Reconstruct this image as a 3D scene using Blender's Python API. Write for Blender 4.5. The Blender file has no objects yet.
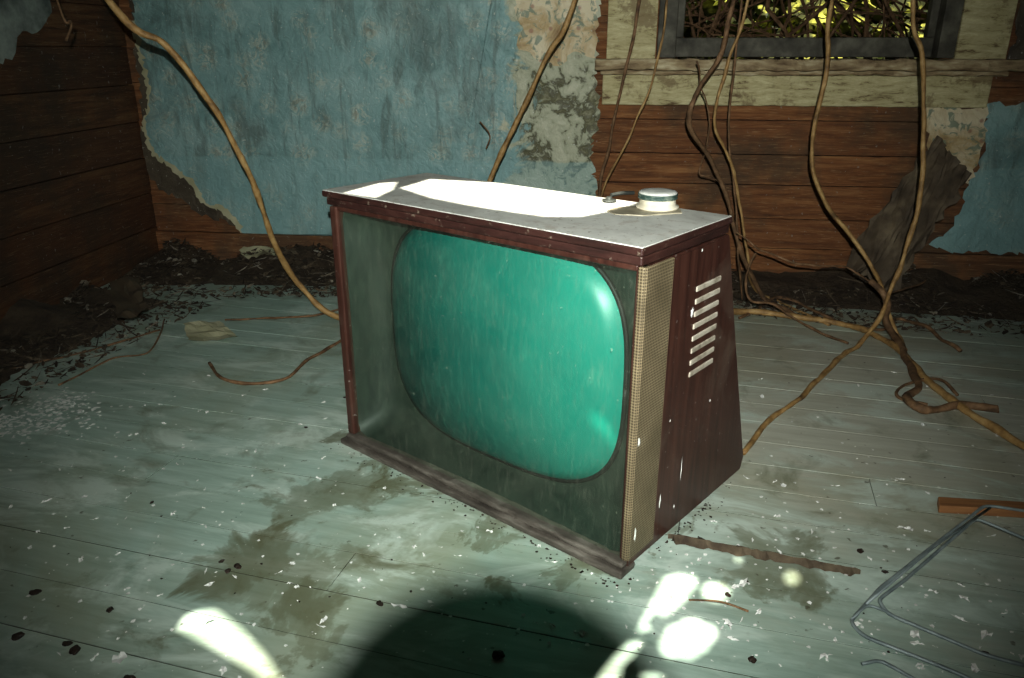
import bpy, bmesh, math, random
from mathutils import Vector, Matrix, noise as mnoise
random.seed(7)
R = random.random
def U(a,b): return a+(b-a)*random.random()
scene=bpy.context.scene
COL=scene.collection
scene.view_settings.view_transform='Standard'
scene.view_settings.gamma=0.82
scene.view_settings.exposure=0.40

# ------------------------------------------------------------------ camera
F=770.0; PITCH=math.radians(20.8); CAMZ=0.9
cam_d=bpy.data.cameras.new("Camera"); cam=bpy.data.objects.new("Camera",cam_d); COL.objects.link(cam)
cam.location=(0,0,CAMZ); cam.rotation_euler=(math.pi/2-PITCH,0,0)
cam_d.sensor_width=36; cam_d.lens=F/1024*36; cam_d.clip_start=0.01; cam_d.clip_end=200
scene.camera=cam
FW=Vector((0,math.cos(PITCH),-math.sin(PITCH))); UP=Vector((0,math.sin(PITCH),math.cos(PITCH)))
CP=Vector((0,0,CAMZ))
# surveying helpers: intersect a sight line with a real surface of the room
def ray(x,y): return Vector(((x-512)/F,0,0))+FW+UP*((339-y)/F)
def hit(x,y,p0,n):
    d=ray(x,y); t=(p0-CP).dot(n)/d.dot(n); return CP+d*t
def on_z(x,y,z=0.0): return hit(x,y,Vector((0,0,z)),Vector((0,0,1)))
def at_y(x,y,Y): return hit(x,y,Vector((0,Y,0)),Vector((0,1,0)))

# room frame: s along back wall, d outward behind it
RA=math.radians(-7.0)
O=Vector((-1.587,3.40,0)); E1=Vector((math.cos(RA),math.sin(RA),0)); E2=Vector((-math.sin(RA),math.cos(RA),0))
def W(s,d,z): return O+E1*s+E2*d+Vector((0,0,z))
def toroom(p): q=p-O; return Vector((q.dot(E1),q.dot(E2),q.z))
def wall_sz(x,y,d=0.0):
    q=toroom(hit(x,y,O+E2*d,E2)); return (q.x,q.z)
def left_dz(x,y):
    q=toroom(hit(x,y,O,E1)); return (q.y,q.z)
# floorboards run at a slight skew to the room
RF=math.radians(-16.0); F1=Vector((math.cos(RF),math.sin(RF),0)); F2=Vector((-math.sin(RF),math.cos(RF),0))
def tofloor(p): q=p-O; return Vector((q.dot(F1),q.dot(F2),q.z))
FL=Vector((-.394,1.663,0)); TA=math.radians(-40.05); TX=Vector((math.cos(TA),math.sin(TA),0)); TY=Vector((-math.sin(TA),math.cos(TA),0))
TW=.784

# ------------------------------------------------------------------ materials
def newmat(name):
    m=bpy.data.materials.new(name); m.use_nodes=True
    nt=m.node_tree; b=nt.nodes["Principled BSDF"]; return m,nt,b
def coords(nt,scale=(1,1,1),loc=(0,0,0),kind='Object'):
    tc=nt.nodes.new('ShaderNodeTexCoord'); mp=nt.nodes.new('ShaderNodeMapping')
    mp.inputs['Scale'].default_value=scale; mp.inputs['Location'].default_value=loc
    nt.links.new(tc.outputs[kind],mp.inputs['Vector']); return mp.outputs[0]
def nz(nt,vec,scale,detail=6,rough=.6,dist=0.0):
    n=nt.nodes.new('ShaderNodeTexNoise'); n.inputs['Scale'].default_value=scale; n.inputs['Detail'].default_value=min(detail,5)
    n.inputs['Roughness'].default_value=rough; n.inputs['Distortion'].default_value=dist
    nt.links.new(vec,n.inputs['Vector']); return n.outputs['Fac']
def vor(nt,vec,scale,rnd=1.0,feature='F1'):
    n=nt.nodes.new('ShaderNodeTexVoronoi'); n.feature=feature; n.inputs['Scale'].default_value=scale; n.inputs['Randomness'].default_value=rnd
    nt.links.new(vec,n.inputs['Vector']); return n.outputs['Distance']
def ramp(nt,fac,stops):
    n=nt.nodes.new('ShaderNodeValToRGB'); e=n.color_ramp.elements
    while len(e)<len(stops): e.new(.5)
    for i,(p,c) in enumerate(stops):
        e[i].position=p
        if not hasattr(c,'__len__'): c=(c,c,c)
        e[i].color=(c[0],c[1],c[2],1)
    nt.links.new(fac,n.inputs[0]); return n.outputs[0]
def setin(nt,inp,v):
    if isinstance(v,bpy.types.NodeSocket): nt.links.new(v,inp)
    elif hasattr(v,'__len__'): inp.default_value=(v[0],v[1],v[2],1)
    else: inp.default_value=v
def mix(nt,fac,a,b,mode='MIX'):
    n=nt.nodes.new('ShaderNodeMix'); n.data_type='RGBA'; n.blend_type=mode
    setin(nt,n.inputs['Factor'],fac); setin(nt,n.inputs[6],a); setin(nt,n.inputs[7],b); return n.outputs[2]
def math_n(nt,op,a,b=0.0):
    n=nt.nodes.new('ShaderNodeMath'); n.operation=op
    setin(nt,n.inputs[0],a); setin(nt,n.inputs[1],b); return n.outputs[0]
def bump(nt,b,h,strength=.4,dist=.01):
    n=nt.nodes.new('ShaderNodeBump'); n.inputs['Strength'].default_value=strength; n.inputs['Distance'].default_value=dist
    nt.links.new(h,n.inputs['Height']); nt.links.new(n.outputs[0],b.inputs['Normal'])
def attr(nt,name='rnd'):
    n=nt.nodes.new('ShaderNodeAttribute'); n.attribute_name=name; return n.outputs['Fac']
def simple(name,c1,c2,scale=8,rough=.7,stretch=(1,1,1),bs=.3,metal=0,c3=None,detail=6):
    m,nt,b=newmat(name); v=coords(nt,stretch); f=nz(nt,v,scale,detail)
    st=[(.3,c1),(.7,c2)] if c3 is None else [(.28,c1),(.5,c2),(.72,c3)]
    nt.links.new(ramp(nt,f,st),b.inputs['Base Color']); b.inputs['Roughness'].default_value=rough
    b.inputs['Metallic'].default_value=metal; bump(nt,b,f,bs,.005); return m

def m_wallboards(name,k,stretch):
    m,nt,b=newmat(name)
    v=coords(nt,stretch); v2=coords(nt,(1,1,1))
    g=nz(nt,v,3.0,8,.7,.5); big=nz(nt,v2,2.6,5,.65); scr=nz(nt,coords(nt,(2,2,40)),6,5,.7)
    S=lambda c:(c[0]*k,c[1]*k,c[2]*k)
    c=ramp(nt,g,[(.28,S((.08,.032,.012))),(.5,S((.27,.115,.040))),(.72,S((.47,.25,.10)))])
    c=mix(nt,ramp(nt,attr(nt),[(0,.0),(1,.55)]),c,S((.15,.060,.026)))
    c=mix(nt,ramp(nt,big,[(.45,0),(.60,.7)]),c,S((.09,.065,.038)))
    c=mix(nt,ramp(nt,scr,[(.57,0),(.65,.65)]),c,S((.50,.33,.17)))
    sp=nz(nt,v2,60,2); c=mix(nt,ramp(nt,sp,[(.69,0),(.73,.6)]),c,(.35,.33,.28))
    nt.links.new(c,b.inputs['Base Color']); b.inputs['Roughness'].default_value=.75; bump(nt,b,mix(nt,.5,g,scr),1.0,.008); return m
def m_floor():
    m,nt,b=newmat("worn_painted_floor")
    v=coords(nt); vs=coords(nt,(1,9,1))
    g=nz(nt,vs,4,8,.7,.3); big=nz(nt,v,1.3,6,.62,.8); med=nz(nt,v,7,7,.65,.5); med2=nz(nt,coords(nt,(1,2.2,1),(3,7,0)),3.2,6,.7,.8)
    c=ramp(nt,g,[(.25,(.255,.345,.285)),(.5,(.375,.49,.42)),(.75,(.51,.62,.55))])
    c=mix(nt,math_n(nt,'MULTIPLY',attr(nt),.35),c,(.26,.33,.26))
    sx=nt.nodes.new('ShaderNodeSeparateXYZ'); nt.links.new(v,sx.inputs[0])
    # bare, bleached wood area where the paint wore off
    q0=tofloor(on_z(850,400)); n=nt.nodes.new('ShaderNodeVectorMath'); n.operation='DISTANCE'; n.inputs[1].default_value=(q0.x,q0.y,0); nt.links.new(v,n.inputs[0])
    dd=math_n(nt,'ADD',n.outputs['Value'],math_n(nt,'MULTIPLY',math_n(nt,'SUBTRACT',med2,.5),1.4))
    c=mix(nt,ramp(nt,dd,[(.35,.7),(1.0,0)]),c,mix(nt,g,(.40,.36,.28),(.66,.64,.54)))
    c=mix(nt,ramp(nt,big,[(.48,0),(.66,.5)]),c,(.31,.30,.19))
    c=mix(nt,ramp(nt,med2,[(.50,0),(.62,.65)]),c,(.60,.69,.61))
    c=mix(nt,ramp(nt,med,[(.31,.6),(.43,0)]),c,(.16,.175,.11))
    for (px,py,rad) in ((285,575,.16),(318,495,.12),(240,560,.10),(760,555,.10),(300,620,.10),(690,530,.08),(360,452,.05),(430,495,.05),(500,535,.06),(560,570,.06)):  # last four: grime along the television's base, painted also as its contact shadow
        q=tofloor(on_z(px,py)); 
        n=nt.nodes.new('ShaderNodeVectorMath'); n.operation='DISTANCE'; n.inputs[1].default_value=(q.x,q.y,0); nt.links.new(v,n.inputs[0])
        dd=math_n(nt,'ADD',n.outputs['Value'],math_n(nt,'MULTIPLY',math_n(nt,'SUBTRACT',med,.5),.6))
        rr=ramp(nt,math_n(nt,'DIVIDE',dd,rad),[(.2,.55),(.7,.45),(.9,.1),(1.0,0)])
        c=mix(nt,rr,c,(.13,.13,.065))
    sp=nz(nt,v,55,3,.6); c=mix(nt,ramp(nt,sp,[(.70,0),(.73,.8)]),c,(.80,.82,.76))
    sp2=nz(nt,coords(nt,loc=(5,3,0)),45,3,.5); c=mix(nt,ramp(nt,sp2,[(.69,0),(.74,.7)]),c,(.08,.07,.04))
    zr=math_n(nt,'MULTIPLY',math_n(nt,'LESS_THAN',sx.outputs['Z'],-.0014),.85)
    c=mix(nt,zr,c,(.06,.065,.04))
    nt.links.new(c,b.inputs['Base Color']); 
    nt.links.new(ramp(nt,med,[(.3,.30),(.7,.55)]),b.inputs['Roughness'])
    bump(nt,b,mix(nt,.5,g,med),.35,.004); return m
def m_paper(kind):
    m,nt,b=newmat("wallpaper_"+kind); v=coords(nt)
    mo=nz(nt,v,5,7,.65,.5); fine=nz(nt,v,26,5,.6,.8); drip=nz(nt,coords(nt,(6,1,1.1)),3,6,.65,.8); bigs=nz(nt,coords(nt,loc=(2,0,4)),2.3,5,.65,.6)
    if kind=='teal':
        c=ramp(nt,mo,[(.3,(.18,.315,.305)),(.5,(.27,.435,.42)),(.72,(.38,.54,.515))])
        fl=vor(nt,v,9.5,.85); fp=nz(nt,v,26,5,.65,2.6); pres=ramp(nt,bigs,[(.38,.45),(.54,1)])
        fm=math_n(nt,'MULTIPLY',math_n(nt,'MULTIPLY',ramp(nt,fl,[(.28,1),(.55,0)]),ramp(nt,fp,[(.46,0),(.53,1)])),pres)
        c=mix(nt,math_n(nt,'MULTIPLY',fm,.6),c,(.58,.61,.50))
        fm2=math_n(nt,'MULTIPLY',math_n(nt,'MULTIPLY',ramp(nt,fl,[(.24,1),(.42,0)]),ramp(nt,fine,[(.52,0),(.58,1)])),pres)
        c=mix(nt,math_n(nt,'MULTIPLY',fm2,.5),c,(.24,.22,.15))
        c=mix(nt,ramp(nt,drip,[(.50,0),(.64,.55)]),c,(.13,.175,.15))
        c=mix(nt,ramp(nt,bigs,[(.34,.6),(.46,0)]),c,(.12,.165,.145))
        sx=nt.nodes.new('ShaderNodeSeparateXYZ'); nt.links.new(v,sx.inputs[0])
        e=math_n(nt,'ADD',sx.outputs['X'],math_n(nt,'MULTIPLY',math_n(nt,'SUBTRACT',mo,.5),.7))
        bare=math_n(nt,'MULTIPLY',ramp(nt,math_n(nt,'SUBTRACT',e,1.0),[(.60,0),(.64,1)]),ramp(nt,math_n(nt,'SUBTRACT',sx.outputs['X'],1.0),[(.99,1),(1.0,0)]))
        pl=ramp(nt,mix(nt,.3,mo,fine),[(.36,(.40,.40,.27)),(.42,(.17,.165,.08)),(.46,(.10,.10,.05)),(.50,(.42,.44,.31)),(.6,(.56,.57,.43))])
        c=mix(nt,bare,c,pl)
        sz=sx.outputs['Z']; low=ramp(nt,math_n(nt,'ADD',sz,math_n(nt,'MULTIPLY',math_n(nt,'SUBTRACT',mo,.5),.05)),[(.458,.5),(.466,0)])
        c=mix(nt,low,c,(.30,.49,.48))
    elif kind=='cream':
        c=ramp(nt,mo,[(.36,(.24,.13,.05)),(.48,(.52,.40,.21)),(.6,(.72,.65,.46))])
        c=mix(nt,ramp(nt,vor(nt,v,20),[(.12,.7),(.22,0)]),c,(.36,.18,.12))
        c=mix(nt,ramp(nt,fine,[(.54,0),(.60,.8)]),c,(.2,.27,.2))
    else:
        c=ramp(nt,mo,[(.3,(.05,.04,.028)),(.55,(.12,.10,.068)),(.75,(.28,.25,.18))])
    sp=nz(nt,v,80,2); c=mix(nt,ramp(nt,sp,[(.68,0),(.72,.55)]),c,(.7,.72,.65))
    nt.links.new(c,b.inputs['Base Color']); b.inputs['Roughness'].default_value=.5; bump(nt,b,mix(nt,.6,mo,fine),.9,.015); return m
def m_oldpaint():
    m,nt,b=newmat("flaking_window_paint"); v=coords(nt); f=nz(nt,coords(nt,(2,2,9)),5,8,.8,.5); g=nz(nt,v,9,6,.7)
    c=ramp(nt,f,[(.34,(.16,.11,.05)),(.43,(.46,.41,.22)),(.7,(.68,.64,.40))])
    c=mix(nt,ramp(nt,g,[(.55,0),(.62,.75)]),c,(.24,.18,.09))
    nt.links.new(c,b.inputs['Base Color']); b.inputs['Roughness'].default_value=.7; bump(nt,b,f,.6,.005); return m
def m_mahog():
    m,nt,b=newmat("worn_mahogany"); g=nz(nt,coords(nt,(14,14,1.2)),4,8,.6,.5); v=coords(nt)
    c=ramp(nt,g,[(.3,(.038,.017,.013)),(.5,(.068,.029,.021)),(.75,(.105,.047,.033))])
    d=nz(nt,v,7,8,.65,.4); c=mix(nt,ramp(nt,d,[(.52,0),(.74,.45)]),c,(.18,.145,.11))
    sp=nz(nt,v,110,2); c=mix(nt,ramp(nt,sp,[(.70,0),(.74,.5)]),c,(.42,.4,.36))
    nt.links.new(c,b.inputs['Base Color']); b.inputs['Roughness'].default_value=.34; bump(nt,b,g,.08,.002); return m
def m_edge():
    m,nt,b=newmat("chipped_lid_edge"); v=coords(nt); g=nz(nt,coords(nt,(2,2,8)),6,5,.6,.5); d=nz(nt,v,60,5,.75)
    c=ramp(nt,g,[(.3,(.026,.013,.010)),(.55,(.055,.023,.018)),(.75,(.085,.040,.030))])
    c=mix(nt,ramp(nt,d,[(.60,0),(.66,.6)]),c,(.28,.24,.18))
    nt.links.new(c,b.inputs['Base Color']); b.inputs['Roughness'].default_value=.5; bump(nt,b,d,.4,.003); return m
def m_dusty():
    m,nt,b=newmat("dusty_lid_top"); v=coords(nt); d=nz(nt,v,6,8,.7,.5)
    c=ramp(nt,d,[(.3,(.40,.40,.36)),(.5,(.56,.57,.52)),(.75,(.70,.71,.65))])
    d2=nz(nt,v,22,5,.7); c=mix(nt,ramp(nt,d2,[(.55,0),(.66,.45)]),c,(.34,.28,.22))
    sp=nz(nt,v,90,2); c=mix(nt,ramp(nt,sp,[(.66,0),(.70,.6)]),c,(.14,.10,.07))
    nt.links.new(c,b.inputs['Base Color']); b.inputs['Roughness'].default_value=.7; bump(nt,b,d,.2,.002); return m
def m_grille():
    m,nt,b=newmat("perforated_brass_grille"); v=coords(nt)
    sx=nt.nodes.new('ShaderNodeSeparateXYZ'); nt.links.new(v,sx.inputs[0]); cb=nt.nodes.new('ShaderNodeCombineXYZ')
    nt.links.new(math_n(nt,'ADD',sx.outputs['X'],sx.outputs['Y']),cb.inputs[0]); nt.links.new(sx.outputs['Z'],cb.inputs[1])
    dts=vor(nt,cb.outputs[0],190,0.0); d=nz(nt,coords(nt),9,6)
    c=ramp(nt,d,[(.3,(.18,.15,.09)),(.6,(.32,.265,.165)),(.8,(.43,.39,.28))])
    c=mix(nt,ramp(nt,dts,[(.30,.85),(.45,0)]),c,(.06,.044,.026))
    nt.links.new(c,b.inputs['Base Color']); b.inputs['Roughness'].default_value=.55; b.inputs['Metallic'].default_value=.15
    return m
def m_screen():
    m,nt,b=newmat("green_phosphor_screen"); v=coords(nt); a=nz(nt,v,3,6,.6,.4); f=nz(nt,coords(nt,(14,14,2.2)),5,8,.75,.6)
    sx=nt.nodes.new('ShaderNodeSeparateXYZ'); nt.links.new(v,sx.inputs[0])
    k=math_n(nt,'ADD',math_n(nt,'MULTIPLY',a,.25),math_n(nt,'ADD',math_n(nt,'MULTIPLY',sx.outputs['X'],.55),math_n(nt,'MULTIPLY',sx.outputs['Z'],.30)))  # flash falloff painted in: darker towards the left and bottom
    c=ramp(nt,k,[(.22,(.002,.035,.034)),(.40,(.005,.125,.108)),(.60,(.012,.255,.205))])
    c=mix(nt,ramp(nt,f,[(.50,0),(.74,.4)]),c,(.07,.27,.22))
    nt.links.new(c,b.inputs['Base Color']); b.inputs['Roughness'].default_value=.4; return m
def m_glass():
    m,nt,b=newmat("dusty_glass"); v=coords(nt); a=nz(nt,v,6,5,.7,.6); f=nz(nt,coords(nt,(30,30,5)),4,5,.75,.6); sp=nz(nt,v,100,2)
    fac=math_n(nt,'ADD',ramp(nt,a,[(.35,.008),(.7,.030)]),ramp(nt,f,[(.52,0),(.8,.06)]))
    fac=math_n(nt,'ADD',fac,ramp(nt,sp,[(.71,0),(.75,.2)]))
    tr=nt.nodes.new('ShaderNodeBsdfTransparent'); tr.inputs[0].default_value=(.93,.97,.94,1)
    di=nt.nodes.new('ShaderNodeBsdfDiffuse'); di.inputs[0].default_value=(.62,.64,.50,1)
    mx=nt.nodes.new('ShaderNodeMixShader'); nt.links.new(fac,mx.inputs[0]); nt.links.new(tr.outputs[0],mx.inputs[1]); nt.links.new(di.outputs[0],mx.inputs[2])
    nt.links.new(mx.outputs[0],nt.nodes['Material Output'].inputs[0]); nt.nodes.remove(b); return m
def m_mask():
    m,nt,b=newmat("dusty_mask"); v=coords(nt); f=nz(nt,coords(nt,(6,6,2)),6,8,.7)
    c=ramp(nt,f,[(.3,(.012,.023,.018)),(.7,(.034,.050,.038))])
    nt.links.new(c,b.inputs['Base Color']); b.inputs['Roughness'].default_value=.5; return m
def m_litter():
    m,nt,b=newmat("leaf_litter"); a=attr(nt); c=ramp(nt,a,[(0,(.045,.033,.02)),(.4,(.14,.102,.06)),(.8,(.28,.22,.14)),(1,(.58,.55,.44))])
    g=nz(nt,coords(nt),45,5,.8); c=mix(nt,ramp(nt,g,[(.35,.6),(.6,0)]),c,(.04,.028,.018))
    nt.links.new(c,b.inputs['Base Color']); b.inputs['Roughness'].default_value=.85; bump(nt,b,g,1.0,.02); return m
def m_leaf():
    m,nt,b=newmat("foliage"); a=attr(nt); c=ramp(nt,a,[(0,(.02,.03,.006)),(.5,(.08,.11,.012)),(.85,(.26,.27,.03)),(1,(.60,.55,.10))])
    nt.links.new(c,b.inputs['Base Color']); b.inputs['Roughness'].default_value=.6
    tr=nt.nodes.new('ShaderNodeBsdfTranslucent'); nt.links.new(c,tr.inputs[0]); mx=nt.nodes.new('ShaderNodeMixShader'); mx.inputs[0].default_value=.4
    out=nt.nodes['Material Output']; nt.links.new(b.outputs[0],mx.inputs[1]); nt.links.new(tr.outputs[0],mx.inputs[2]); nt.links.new(mx.outputs[0],out.inputs[0]); return m

M_WB=m_wallboards("weathered_boards",1.0,(1.2,1.2,14)); M_WL=m_wallboards("shaded_weathered_boards",.50,(1.2,1.2,14))  # second copy darkened: corner shade of the left wall put into its colour
M_FL=m_floor(); M_TEAL=m_paper('teal'); M_CREAM=m_paper('cream'); M_BROWN=m_paper('brown')
M_OP=m_oldpaint(); M_MAH=m_mahog(); M_EDGE=m_edge(); M_DUST=m_dusty(); M_GR=m_grille(); M_SCR=m_screen(); M_GLASS=m_glass(); M_MASK=m_mask(); M_LIT=m_litter(); M_LEAF=m_leaf()
M_VINE=simple("tan_vine_bark",(.13,.075,.028),(.36,.225,.085),26,.6,c3=(.52,.37,.17),bs=1.0)
M_VDK=simple("dark_vine_bark",(.06,.035,.018),(.18,.105,.05),30,.75,c3=(.32,.20,.11),bs=1.0)
M_RAIL=simple("weathered_rail",(.045,.038,.030),(.095,.084,.068),24,.7,(.5,1,3),c3=(.20,.185,.155))
M_BLACK=simple("black_rubber",(.004,.006,.005),(.010,.012,.010),20,.6)
M_CHALK=simple("chalky_white",(.60,.61,.57),(.88,.89,.84),30,.8)
M_CREAMP=simple("cream_plastic",(.32,.29,.20),(.58,.54,.42),14,.5,c3=(.7,.68,.58))
M_CAPW=simple("worn_white_cap",(.38,.39,.35),(.68,.69,.64),26,.7)
M_VENT=simple("dull_vent_paint",(.24,.21,.16),(.46,.42,.34),30,.6,c3=(.56,.53,.45))
M_WIRE=simple("galvanised_wire",(.14,.18,.18),(.32,.38,.37),25,.5,metal=.2)
M_STICK=simple("raw_wood",(.20,.09,.035),(.42,.22,.09),6,.7,(1,12,12))
M_CEIL=simple("ceiling_board",(.05,.045,.035),(.10,.09,.07),4,.9)
M_DKW=simple("dark_subfloor",(.02,.015,.01),(.04,.03,.02),4,.9)
M_GRAYFR=simple("grey_sash_paint",(.035,.032,.022),(.10,.095,.07),14,.7,c3=(.19,.185,.14))
M_PAPER=simple("scrap_paper",(.38,.37,.22),(.60,.58,.40),9,.8)
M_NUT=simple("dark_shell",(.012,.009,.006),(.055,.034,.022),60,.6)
M_METAL=simple("dark_metal",(.05,.055,.05),(.16,.17,.15),20,.5,metal=.5)
M_LIDT=simple("oxidised_lid",(.015,.035,.03),(.05,.09,.075),40,.5,c3=(.26,.29,.24))
M_SILL=simple("weathered_sill_wood",(.13,.08,.04),(.36,.28,.16),10,.75,(1,4,4),c3=(.62,.56,.38))

# ------------------------------------------------------------------ mesh helpers
def mkobj(name,bm,mat,parent=None,smooth=False,loc=None,rotz=None):
    me=bpy.data.meshes.new(name); 
    bmesh.ops.recalc_face_normals(bm,faces=bm.faces)
    bm.to_mesh(me); bm.free(); me.materials.append(mat)
    if smooth:
        for p in me.polygons: p.use_smooth=True
    o=bpy.data.objects.new(name,me); COL.objects.link(o)
    if parent: o.parent=parent
    if loc is not None: o.location=loc
    if rotz is not None: o.rotation_euler=(0,0,rotz)
    return o
def top(o,label,cat,group=None):
    o["label"]=label; o["category"]=cat
    if group: o["group"]=group
def struct(o): o["kind"]="structure"; return o
def box(bm,x0,x1,y0,y1,z0,z1,rnd=None,bev=0):
    r=bmesh.ops.create_cube(bm,size=1); vs=r['verts']
    for v in vs: v.co=Vector(((x0+x1)/2+v.co.x*(x1-x0),(y0+y1)/2+v.co.y*(y1-y0),(z0+z1)/2+v.co.z*(z1-z0)))
    if rnd is not None:
        l=bm.verts.layers.float_color.get("rnd")
        for v in vs: v[l]=(rnd,rnd,rnd,1)
    if bev:
        es=list({e for v in vs for e in v.link_edges}); bmesh.ops.bevel(bm,geom=es,offset=bev,segments=2,affect='EDGES',profile=.5)
def nbm(layer=False):
    bm=bmesh.new()
    if layer: bm.verts.layers.float_color.new("rnd")
    return bm
def catmull(pts,n=8):
    P=[pts[0]*2-pts[1]]+list(pts)+[pts[-1]*2-pts[-2]]; out=[]
    for i in range(1,len(P)-2):
        for k in range(n):
            t=k/n; a,b,c,d=P[i-1],P[i],P[i+1],P[i+2]
            out.append(.5*((2*b)+(c-a)*t+(2*a-5*b+4*c-d)*t*t+(3*b-a-3*c+d)*t**3))
    out.append(P[-2]); return out
def tube(bm,pts,rad,n=8,sub=8,wob=.0,smoothpath=True,taper=None,minz=None):
    path=catmull(pts,sub) if smoothpath else pts
    if wob:
        sd=U(0,50)
        path=[p+Vector((mnoise.noise(p*9+Vector((sd,0,0))),mnoise.noise(p*9+Vector((0,sd,0))),mnoise.noise(p*9+Vector((0,0,sd)))))*wob for p in path]
    N=len(path); rings=[]
    nrm=Vector((0,0,1))
    for i,p in enumerate(path):
        t=(path[min(i+1,N-1)]-path[max(i-1,0)]).normalized()
        if abs(t.dot(nrm))>.95: nrm=Vector((1,0,0)) if abs(t.x)<.9 else Vector((0,1,0))
        side=t.cross(nrm).normalized(); nrm=side.cross(t).normalized()
        r=rad*(1 if taper is None else 1+(taper-1)*i/(N-1))
        if wob: r*=1+.35*mnoise.noise(p*16)
        if minz is not None and p.z<r+minz: p=Vector((p.x,p.y,r+minz))
        rings.append([bm.verts.new(p+(side*math.cos(a)+nrm*math.sin(a))*r*(1+(.15*mnoise.noise(p*60+Vector((k,0,0))) if wob else 0))) for k,a in enumerate([2*math.pi*k/n for k in range(n)])])
    for i in range(N-1):
        for k in range(n): bm.faces.new((rings[i][k],rings[i][(k+1)%n],rings[i+1][(k+1)%n],rings[i+1][k]))
    bm.faces.new(rings[0][::-1]); bm.faces.new(rings[-1])
def ragged(pts,step=.02,amp=.012):
    out=[]; n=len(pts)
    for i in range(n):
        a=Vector(pts[i]); b=Vector(pts[(i+1)%n]); L=(b-a).length; k=max(1,int(L/step))
        for j in range(k):
            p=a.lerp(b,j/k)
            if j: p=p+Vector((U(-amp,amp),U(-amp,amp)))
            out.append(p)
    return out
def sheet(name,pts,mat,th=.002,d=-.012,step=.018,amp=.012):
    P=ragged(pts,step,amp)
    bm=nbm(); vs=[bm.verts.new((p.x,d,p.y)) for p in P]; f=bm.faces.new(vs)
    r=bmesh.ops.extrude_face_region(bm,geom=[f]); 
    for v in r['geom']:
        if isinstance(v,bmesh.types.BMVert): v.co.y-=th
    bmesh.ops.triangulate(bm,faces=bm.faces)
    return mkobj(name,bm,mat,loc=O,rotz=RA)

# ------------------------------------------------------------------ room shell
bm=nbm(True); d=-7.0
while d<1.0:
    w=.112; 
    s=-2.2+U(-1.5,0); 
    while s<5.6:
        L=U(1.8,3.6); s0=max(s,-2.2); s1=min(s+L,5.6)
        if s1>s0+.02: box(bm,s0+.0008,s1-.0008,d+.0011,d+w-.0011,-.03,-U(0,.0010),R())
        s+=L
    d+=w
def cutplane(co,no):
    bmesh.ops.bisect_plane(bm,geom=list(bm.verts)+list(bm.edges)+list(bm.faces),plane_co=co,plane_no=no,clear_outer=True)
dl=RA-RF; e1=Vector((math.cos(dl),math.sin(dl),0)); e2=Vector((-math.sin(dl),math.cos(dl),0))
cutplane(-.03*e1,-e1); cutplane(4.63*e1,e1); cutplane(.03*e2,e2); cutplane(-6.2*e2,-e2)
fl=mkobj("floor",bm,M_FL,loc=O,rotz=RF); struct(fl)
bm=nbm(); box(bm,-.3,5,-6.6,.3,-.10,-.032); sub=mkobj("floor_base",bm,M_DKW,loc=O,rotz=RA); struct(sub)

OS0,OS1,OZ0,OZ1=2.215,3.195,.86,1.85     # window opening
bm=nbm(True); z=0.0; hs=[.128,.122,.135,.118,.130,.126]; hi=0
while z<2.49:
    h=hs[hi%6]; hi+=1; z1=min(z+h,2.5)
    segs=[(-.03,4.7)]
    if z1>OZ0 and z<OZ1: segs=[(-.03,OS0),(OS1,4.7)]
    for a,b_ in segs: box(bm,a,b_,U(0,.006),.03,z+.0018,z1-.0018,R())
    z=z1
for a,b_,c,d_ in ((-.05,OS0,0,2.5),(OS1,4.7,0,2.5),(OS0,OS1,0,.768),(OS0,OS1,1.93,2.5)): box(bm,a,b_,.029,.045,c,d_,1)
struct(mkobj("wall_back",bm,M_WB,loc=O,rotz=RA))
bm=nbm(True); z=0
while z<2.5:
    z1=min(z+.15,2.5); box(bm,-.03,-U(0,.006),-6.5,0,z+.002,z1-.002,R()); z=z1
box(bm,-.045,-.029,-6.5,.04,0,2.5,1)
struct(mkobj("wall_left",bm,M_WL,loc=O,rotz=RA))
bm=nbm(True); z=0
while z<2.5:
    z1=min(z+.15,2.5); box(bm,4.6,4.63,-6.5,0,z+.002,z1-.002,R()); z=z1
box(bm,4.629,4.645,-6.5,.04,0,2.5,1)
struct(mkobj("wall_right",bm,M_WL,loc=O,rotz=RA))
bm=nbm(True)
box(bm,.0,1.92,-.022,-.003,0,.13,.3,.003); box(bm,3.12,4.6,-.022,-.003,0,.13,.3,.003)
struct(mkobj("baseboard_back",bm,M_WB,loc=O,rotz=RA))

# unseen ceiling; its gaps are made up, cut to shape the sun patches
SUN=Vector((.2,.5,-1.0)); CZ=2.5
def up(p): 
    k=(CZ-p.z); return (p.x-SUN.x*k,p.y-SUN.y*k)
TVZ=.612
def ell(cx,cy,a,b,n=18,rot=0,j=.06): 
    out=[]
    for i in range(n):
        t=2*math.pi*i/n; k=1+U(-j,j); out.append((cx+k*(a*math.cos(t)*math.cos(rot)-b*math.sin(t)*math.sin(rot)),cy+k*(a*math.cos(t)*math.sin(rot)+b*math.sin(t)*math.cos(rot))))
    return out
holes=[]
def hole(pix,z=0.0): holes.append([up(on_z(x,y,z)) for x,y in pix])
hole([(176,630),(184,616),(197,610),(213,609),(222,614),(242,630),(264,654),(276,672),(290,692),(272,692),(252,672),(232,660),(200,642)])
hole([(664,577),(680,573),(696,576),(696,587),(684,602),(672,612),(662,618),(656,612),(646,622),(652,630),(637,634),(642,620),(650,606)])
hole([(630,641),(643,640),(634,655),(622,666),(616,690),(590,695),(602,672),(616,655)])
hole(ell(715,592,15,11,j=.12)); hole(ell(688,640,28,19,rot=-.3,j=.12)); hole(ell(792,578,8,8)); hole(ell(738,560,3,3)); hole(ell(652,677,12,4))
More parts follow.
